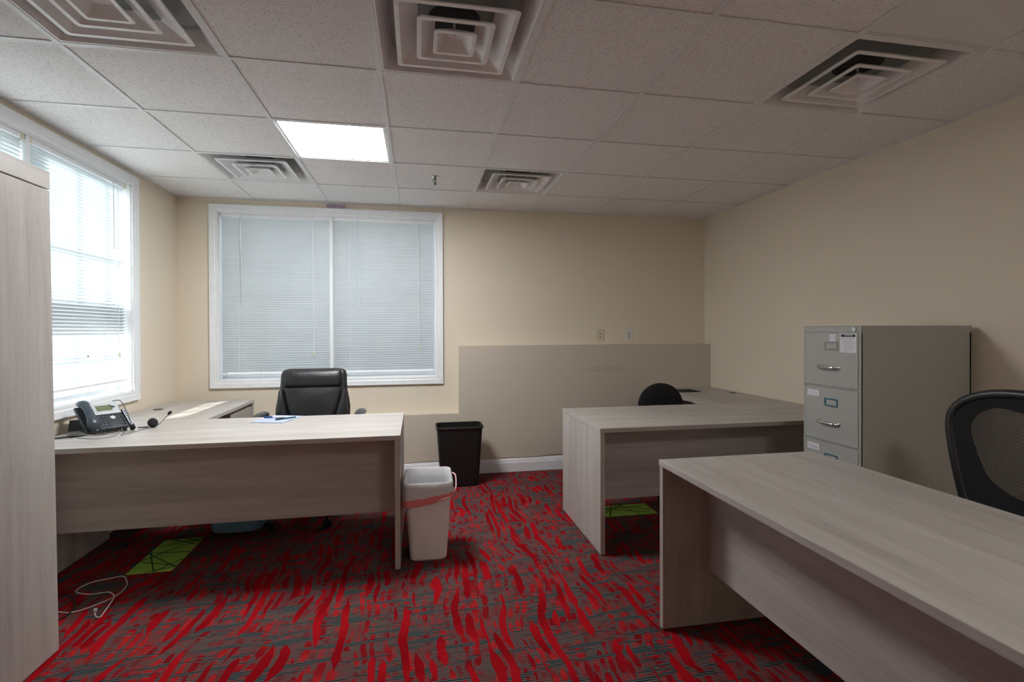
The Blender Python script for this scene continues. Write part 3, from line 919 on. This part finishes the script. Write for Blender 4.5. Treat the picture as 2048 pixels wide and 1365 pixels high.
ln = m.build('liner', M_LINER, wb, True, angle=80)
sol = ln.modifiers.new('thickness', 'SOLIDIFY'); sol.thickness = .0012; sol.offset = 1
m = MB(); ra, rb = [], []
for p in frr(.288, .352, .039, .372):
    dz = -.018*(-p.x/.14)
    w_ = .036 if p.x < .05 else .024
    ra.append(Vector((p.x, p.y, p.z+dz+.004))); rb.append(Vector((p.x*.985, p.y*.985, p.z+dz-w_)))
m.loft([ra, rb, [q*1.0+Vector((q.x*-.012, q.y*-.012, 0)) for q in rb], [q+Vector((q.x*-.012, q.y*-.012, 0)) for q in ra]], cap=False, close=True)
m.build('drawstring', M_RED, ln, True)
m = MB()
m.tube([(.070, -.179, .362), (.115, -.176, .372), (.152, -.12, .395), (.160, -.06, .430), (.158, .0, .447), (.142, .03, .452)], .0035, 6, 5, rz=.0012)
m.tube([(.060, -.180, .352), (.09, -.182, .355), (.128, -.160, .375), (.150, -.10, .400)], .003, 6, 5, rz=.0012)
m.build('pull_loop', plain('pink_film', (.78, .45, .43), .4), ln, True)

# blue bin under the left desk
bb = MB(); bin_shell(bb, .30, .22, .38, .30, .36, r=.06)
tag(bb.build('waste_bin', M_BLUE, None, True, loc=(-1.010, 1.965, 0)), 'blue plastic bin under the left desk', 'waste bin')

# ------------------------------------------------------------ green carpet strips
def green(label, x0, x1, y0, y1, lines, rot=0.):
    cx_, cy_ = (x0+x1)/2, (y0+y1)/2; hx, hy = (x1-x0)/2, (y1-y0)/2
    m = MB(); m.box(-hx, hx, -hy, hy, 0, .004, .001)
    m.mi = 1
    for (ax, ay, bx, by) in lines:
        a = Vector((ax*hx, ay*hy, .0042)); b = Vector((bx*hx, by*hy, .0042)); d_ = (b-a).normalized(); n_ = Vector((-d_.y, d_.x, 0))*.0045
        m.loft([[a-n_, a+n_, a+n_+Vector((0, 0, .0006)), a-n_+Vector((0, 0, .0006))], [b-n_, b+n_, b+n_+Vector((0, 0, .0006)), b-n_+Vector((0, 0, .0006))]])
    o = m.build('carpet_scrap', [M_GREEN, M_DGREEN]); o.location = (cx_, cy_, .0005); o.rotation_euler = (0, 0, rot)
    return tag(o, label, 'carpet scrap', 'green carpet offcuts')
green('lime green carpet strip with dark crossing lines under the left desk', -1.387, -1.165, 1.360, 1.815,
      [(-1, -.35, 1, -.75), (1, -.8, -1, .1), (.2, -1, 1, -.35), (.95, -.8, -.2, -.98), (-1, -.3, 1, .9), (-1, .15, 1, .05), (-.9, .5, 1, .95), (-.6, .95, 1, .5), (0, 1, 1, .7), (-1, .2, .2, -1)], .02)
green('lime green carpet strip with dark crossing lines under the corner desk', 1.385, 1.830, 1.652, 1.858,
      [(-1, -.8, .2, 1), (-.6, -1, -.2, 1), (.1, 1, .4, -1), (-.1, .9, 1, -.3), (-1, .2, 1, .6), (-1, .9, .9, -.9), (.2, 1, -1, 0)], 0)

# ------------------------------------------------------------ cables
W = [(-1.60, 1.06), (-1.476, 1.012), (-1.439, .999), (-1.41, 1.001), (-1.377, 1.023), (-1.342, 1.059), (-1.308, 1.114), (-1.303, 1.143), (-1.300, 1.17), (-1.314, 1.239), (-1.350, 1.302), (-1.387, 1.343), (-1.43, 1.33), (-1.498, 1.305), (-1.526, 1.267), (-1.531, 1.219), (-1.498, 1.187), (-1.428, 1.163), (-1.361, 1.162), (-1.318, 1.128), (-1.299, 1.095), (-1.286, 1.032), (-1.271, .957), (-1.268, .932), (-1.285, .935), (-1.312, .972)]
wc = thing('cable', 'looped off-white network cable on the carpet beside the tall cabinet', 'cable', (-1.4, 1.1, 0))
m = MB(); m.tube([(x+1.4, y-1.1, .0035+(.005 if 18 <= i <= 20 else 0)) for i, (x, y) in enumerate(W)], .0030, 8, 5); m.build('cord', M_WCORD, wc, True)
MB().box(-.007, .007, -.011, .011, 0, .010, .0015, mat=Matrix.Translation((.078, -.105, .001)) @ Matrix.Rotation(.55, 4, 'Z')).build('plug', plain('clear_plug', (.6, .58, .62), .25), wc)
m = MB(); m.tube([(x, y, .0045+(.004 if i == 5 else 0)) for i, (x, y) in enumerate([(-1.70, 1.20), (-1.581, 1.184), (-1.542, 1.174), (-1.496, 1.132), (-1.459, 1.085), (-1.432, 1.035), (-1.426, .991), (-1.436, .946), (-1.50, .88), (-1.58, .84)])], .004, 8, 5)
tag(m.build('cable', M_BLACK, None, True), 'black cable looping out from the tall cabinet onto the carpet', 'cable')
pts = [(-.1, .128), (.03, .127), (.15, .130), (.25, .131), (.45, .129), (.73, .128), (.95, .133), (1.1, .130), (1.22, .128), (1.33, .134), (1.40, .142), (1.6, .142)]
m = MB(); m.tube([(x, 2.899, z_+.001) for x, z_ in pts], .003, 6, 5)
tag(m.build('cable', plain('beige_cord', (.36, .30, .23), .6), None, True), 'thin beige cable lying along the top of the back baseboard', 'cable')

# ------------------------------------------------------------ things on the left desk
Z = .7372
ph = thing('desk_phone', 'dark grey office desk phone with handset on the left desk', 'phone', (-1.528, 1.580, Z), .839)
tl = Matrix.Translation((0, 0, .021)) @ Matrix.Rotation(.62, 4, 'X')
m = MB(); m.box(-.083, .060, 0, .215, -.020, 0, .006, mat=tl, seg=3); m.box(-.145, -.080, -.004, .210, -.022, -.004, .008, mat=tl, seg=3)
m.build('phone_body', M_PHONEB, ph, True)
m = MB(); m.box(-.12, .05, .10, .165, 0, .055, .004); m.box(-.10, .03, .125, .168, .03, .105, .004); m.build('stand', M_PHONEB, ph)
m = MB(); m.box(-.076, .056, .118, .212, -.004, .005, .003, mat=tl); bz = m.build('bezel', M_BEZEL, ph)
MB().box(-.055, .020, .140, .190, .004, .0062, .001, mat=tl).build('screen', M_LCD, bz)
M_KEYL = plain('silver_key', (.60, .62, .64), .4)
for r_ in range(4):
    for c_ in range(3):
        MB().box(-.068+c_*.019, -.055+c_*.019, .020+r_*.023, .033+r_*.023, -.001, .0035, .0015, mat=tl).build('key', M_KEY, ph)
for r_ in range(3):
    for c_ in range(2):
        MB().box(.024+c_*.017, .036+c_*.017, .022+r_*.027, .036+r_*.027, -.001, .0035, .0015, mat=tl).build('key', M_KEY, ph)
o = MB().box(-.011, .013, -.012, .012, -.001, .006, .003, mat=tl @ Matrix.Translation((0, .082, 0)) @ Matrix.Rotation(.5, 4, 'Z')).build('navigation_key', M_KEYL, ph); o['label'] = 'silver navigation key'
m = MB(); m.box(.061, .086, .005, .150, -.018, .002, .004, mat=tl); kp = m.build('key_strip', M_PHONEB, ph)
MB().box(.064, .083, .012, .144, .001, .0028, .0008, mat=tl).build('key_label', M_PAPER, kp)
for k in range(8): MB().box(.067, .080, .018+k*.0155, .026+k*.0155, .002, .0045, .001, mat=tl).build('line_key', M_INK, kp)
# handset: arch with two bulbous ends
m = MB(); secs = []
for k in range(25):
    u = k/24; y_ = -.006+u*.226
    e = max(math.exp(-((u-.12)/.13)**2), math.exp(-((u-.88)/.13)**2))
    zc_ = .012+.034*math.sin(PI*min(max(u, 0), 1))**.5
    hw = .021+.008*e; hh = .012+.010*e
    sc_ = 1 if .03 < u < .97 else .55
    secs.append([Vector((-.113+hw*sc_*math.cos(2*PI*q/16), y_, zc_-.004*e+hh*sc_*math.sin(2*PI*q/16))) for q in range(16)])
m.loft(secs, mat=tl); m.build('handset', M_PHONE, ph, True, angle=70)
# coiled cord from the handset, heaped in front of the phone
m = MB(); P = []
path = [(-.125, -.01, .02), (-.13, -.05, .012), (-.10, -.075, .012), (-.055, -.06, .013), (-.01, -.045, .012), (.02, -.05, .012), (.03, -.03, .012), (-.02, -.02, .012), (-.07, -.02, .014)]
for i in range(len(path)-1):
    a, b = Vector(path[i]), Vector(path[i+1])
    for k in range(20):
        p = a.lerp(b, k/20); an = (i*20+k)*PI/3
        P.append((p.x+.0075*math.cos(an)*.6, p.y+.0075*math.cos(an)*.6, p.z+.0085*math.sin(an)))
m.tube(P, .0022, 5, 1); m.build('coiled_cord', M_BLACK, ph, True)

bx = thing('card_holder', 'small dark wedge-shaped box behind the phone handset', 'box', (-1.772, 1.632, Z), .35)
m = MB(); m.loft([[Vector((-.028, -.018, z0)), Vector((.028, -.018, z0)), Vector((.028, -.018+.03, z0)), Vector((-.028, -.018+.03, z0))] if z0 < .01 else
                  [Vector((-.026, .004, z0)), Vector((.026, .004, z0)), Vector((.026, .03, z0)), Vector((-.026, .03, z0))] for z0 in (0, .058)])
m.build('box_body', M_PHONEB, bx)
MB().box(-.024, .024, -.010, -.006, .014, .036, mat=Matrix.Rotation(-.35, 4, 'X')).build('front_window', plain('pale_blue_gloss', (.30, .38, .50), .15), bx)

# headset draped over phone
hs = thing('headset', 'thin black headset draped over the phone with small pads', 'headset', (-1.50, 1.60, Z))
w2l = lambda x, y, z_: (x+1.50, y-1.60, z_-Z)
m = MB(); m.tube([w2l(-1.452, 1.572, .752), w2l(-1.485, 1.615, .800), w2l(-1.520, 1.655, .836), w2l(-1.575, 1.712, .885), w2l(-1.615, 1.745, .893), w2l(-1.640, 1.74, .888)], .0028, 6, 5)
m.tube([w2l(-1.645, 1.715, .878), w2l(-1.622, 1.688, .868), w2l(-1.600, 1.690, .862)], .0035, 6, 5)
m.build('headband', M_GREYC, hs, True)
m = MB(); m.lathe([(.001, -.007), (.013, -.007), (.016, 0), (.013, .007), (.001, .007)], n=16, mat=Matrix.Translation(w2l(-1.447, 1.570, .7548)) @ Matrix.Rotation(1.35, 4, 'X'))
m.build('ear_pad', M_BLACKM, hs, True)
# second earpiece with microphone boom
mcx = thing('headset', 'black earpiece with a raised microphone boom, right of the phone', 'headset', (-1.365, 1.640, Z))
m = MB(); m.lathe([(.001, -.014), (.022, -.014), (.028, -.006), (.028, .004), (.018, .013), (.001, .015)], n=20, mat=Matrix.Translation((-.01, .0, .0295)) @ Matrix.Rotation(1.15, 4, 'Y') @ Matrix.Rotation(.5, 4, 'X'))
m.build('ear_pad', M_BLACKM, mcx, True)
m = MB(); m.tube([(.012, -.004, .012), (.036, .004, .034), (.058, .010, .062), (.072, .012, .080)], .0022, 6, 5); m.build('boom', M_GREYC, mcx, True)
m = MB(); m.tube([(.066, .012, .074), (.074, .013, .084), (.083, .014, .091)], lambda u: .0045+.004*math.sin(PI*min(max(u, .05), .95)), 8, 4); m.build('microphone', M_BLACKM, mcx, True)
m = MB(); m.tube([(-.02, -.02, .004), (-.04, -.10, .003), (-.065, -.175, .003), (-.06, -.225, .003), (-.09, -.15, .003), (-.115, -.06, .003)], .0016, 5, 5)
m.build('cord', M_GREYC, mcx, True)
m = MB(); m.tube([(-.035, .0, .006), (-.085, -.01, .006)], .004, 6, 2); m.build('headband', M_GREYC, mcx, True)
cc = thing('call_controller', 'flat black inline controller lying left of the phone cord', 'controller', (-1.648, 1.430, Z), .75)
m = MB(); secs = []
for k in range(9):
    u = k/8; x_ = -.045+.09*u; c_ = .35+.65*math.sin(PI*min(max(u, .06), .94))**.7
    secs.append([Vector((x_, .013*c_*math.cos(2*PI*q/14), .0085+.0080*c_*math.sin(2*PI*q/14))) for q in range(14)])
m.loft(secs); m.build('controller_body', M_BLACK, cc, True)
m = MB(); R_ = Matrix.Rotation(-.75, 4, 'Z'); pp = [(-1.625, 1.40), (-1.602, 1.377), (-1.504, 1.349), (-1.461, 1.403), (-1.475, 1.475), (-1.490, 1.52)]
m.tube([R_ @ Vector((x+1.648, y-1.430, .002)) for x, y in pp], .0015, 5, 5); m.build('cord', M_GREYC, cc, True)

# notepad and pens
npd = tag(MB().box(-.105, .105, -.125, .125, 0, .004, .001).build('notepad', M_PAD, None, loc=(-.725, 1.792, Z)), 'lavender blue paper pad on the left desk, under two pens', 'notepad')
npd.rotation_euler = (0, 0, -.30)
zp = Z+.0042
def pen(label, x, y, rz, body, cap):
    o = thing('pen', label, 'pen', (x, y, zp), rz, 'pens on the notepad')
    m = MB(); m.cyl((-.065, 0, .005), (.055, 0, .005), .0048, n=12); m.cyl((-.065, 0, .005), (-.075, 0, .005), .0048, .001, 12); m.build('barrel', body, o, True)
    m = MB(); m.cyl((-.072, 0, .0055), (-.022, 0, .0055), .0054, n=12); m.box(-.066, -.030, -.0015, .0015, .0100, .0125); m.build('cap', cap, o, True)
pen('white pen with a dark blue cap lying on the notepad', -.745, 1.835, .12, M_PAPER, M_BLUEP)
pen('dark pen lying on the notepad, nearer the camera', -.665, 1.775, .62, plain('dark_teal_pen', (.02, .07, .08), .3), M_INK)

# ------------------------------------------------------------ lights
sun = bpy.data.lights.new('sun', 'SUN'); sun.energy = 4.2; sun.angle = .009; sun.color = (1, .97, .92)
so = bpy.data.objects.new('sun', sun); COL.objects.link(so)
so.rotation_euler = Vector((.62, .66, -.28)).to_track_quat('-Z', 'Y').to_euler()
w = bpy.data.worlds.new('world'); SC.world = w; w.use_nodes = True
bg = w.node_tree.nodes['Background']; nt = w.node_tree
tc = nt.nodes.new('ShaderNodeTexCoord'); dt = nt.nodes.new('ShaderNodeVectorMath'); dt.operation = 'DOT_PRODUCT'
nt.links.new(tc.outputs['Generated'], dt.inputs[0]); dt.inputs[1].default_value = (-.93, -.25, .27)
mr = nt.nodes.new('ShaderNodeMapRange'); mr.inputs[1].default_value = -.2; mr.inputs[2].default_value = 1.0
mr.inputs[3].default_value = .34; mr.inputs[4].default_value = .95
nt.links.new(dt.outputs['Value'], mr.inputs[0]); nt.links.new(mr.outputs[0], bg.inputs[1])
bg.inputs[0].default_value = (.84, .92, 1, 1)

# ------------------------------------------------------------ camera
F = 1005.9; yaw, pit, rol = -.1858, -.0068, .0031
Rz = Matrix.Rotation(yaw, 3, 'Z'); Rx = Matrix.Rotation(pit, 3, 'X'); Ry = Matrix.Rotation(rol, 3, 'Y')
Mc = Rz @ Rx @ Ry
cv = Matrix(((1, 0, 0), (0, 0, -1), (0, 1, 0)))
cam = bpy.data.cameras.new('camera'); co = bpy.data.objects.new('camera', cam); COL.objects.link(co)
co.matrix_world = Matrix.Translation((.1594, -1.661, 1.305)) @ (Mc @ cv).to_4x4()
cam.sensor_width = 36; cam.lens = F/2048*36; cam.shift_y = -14.37/2048; cam.clip_start = .05
SC.camera = co
vs = SC.view_settings
vs.view_transform = 'Standard'; vs.look = 'None'; vs.gamma = 1; vs.use_curve_mapping = False; vs.exposure = 2.05
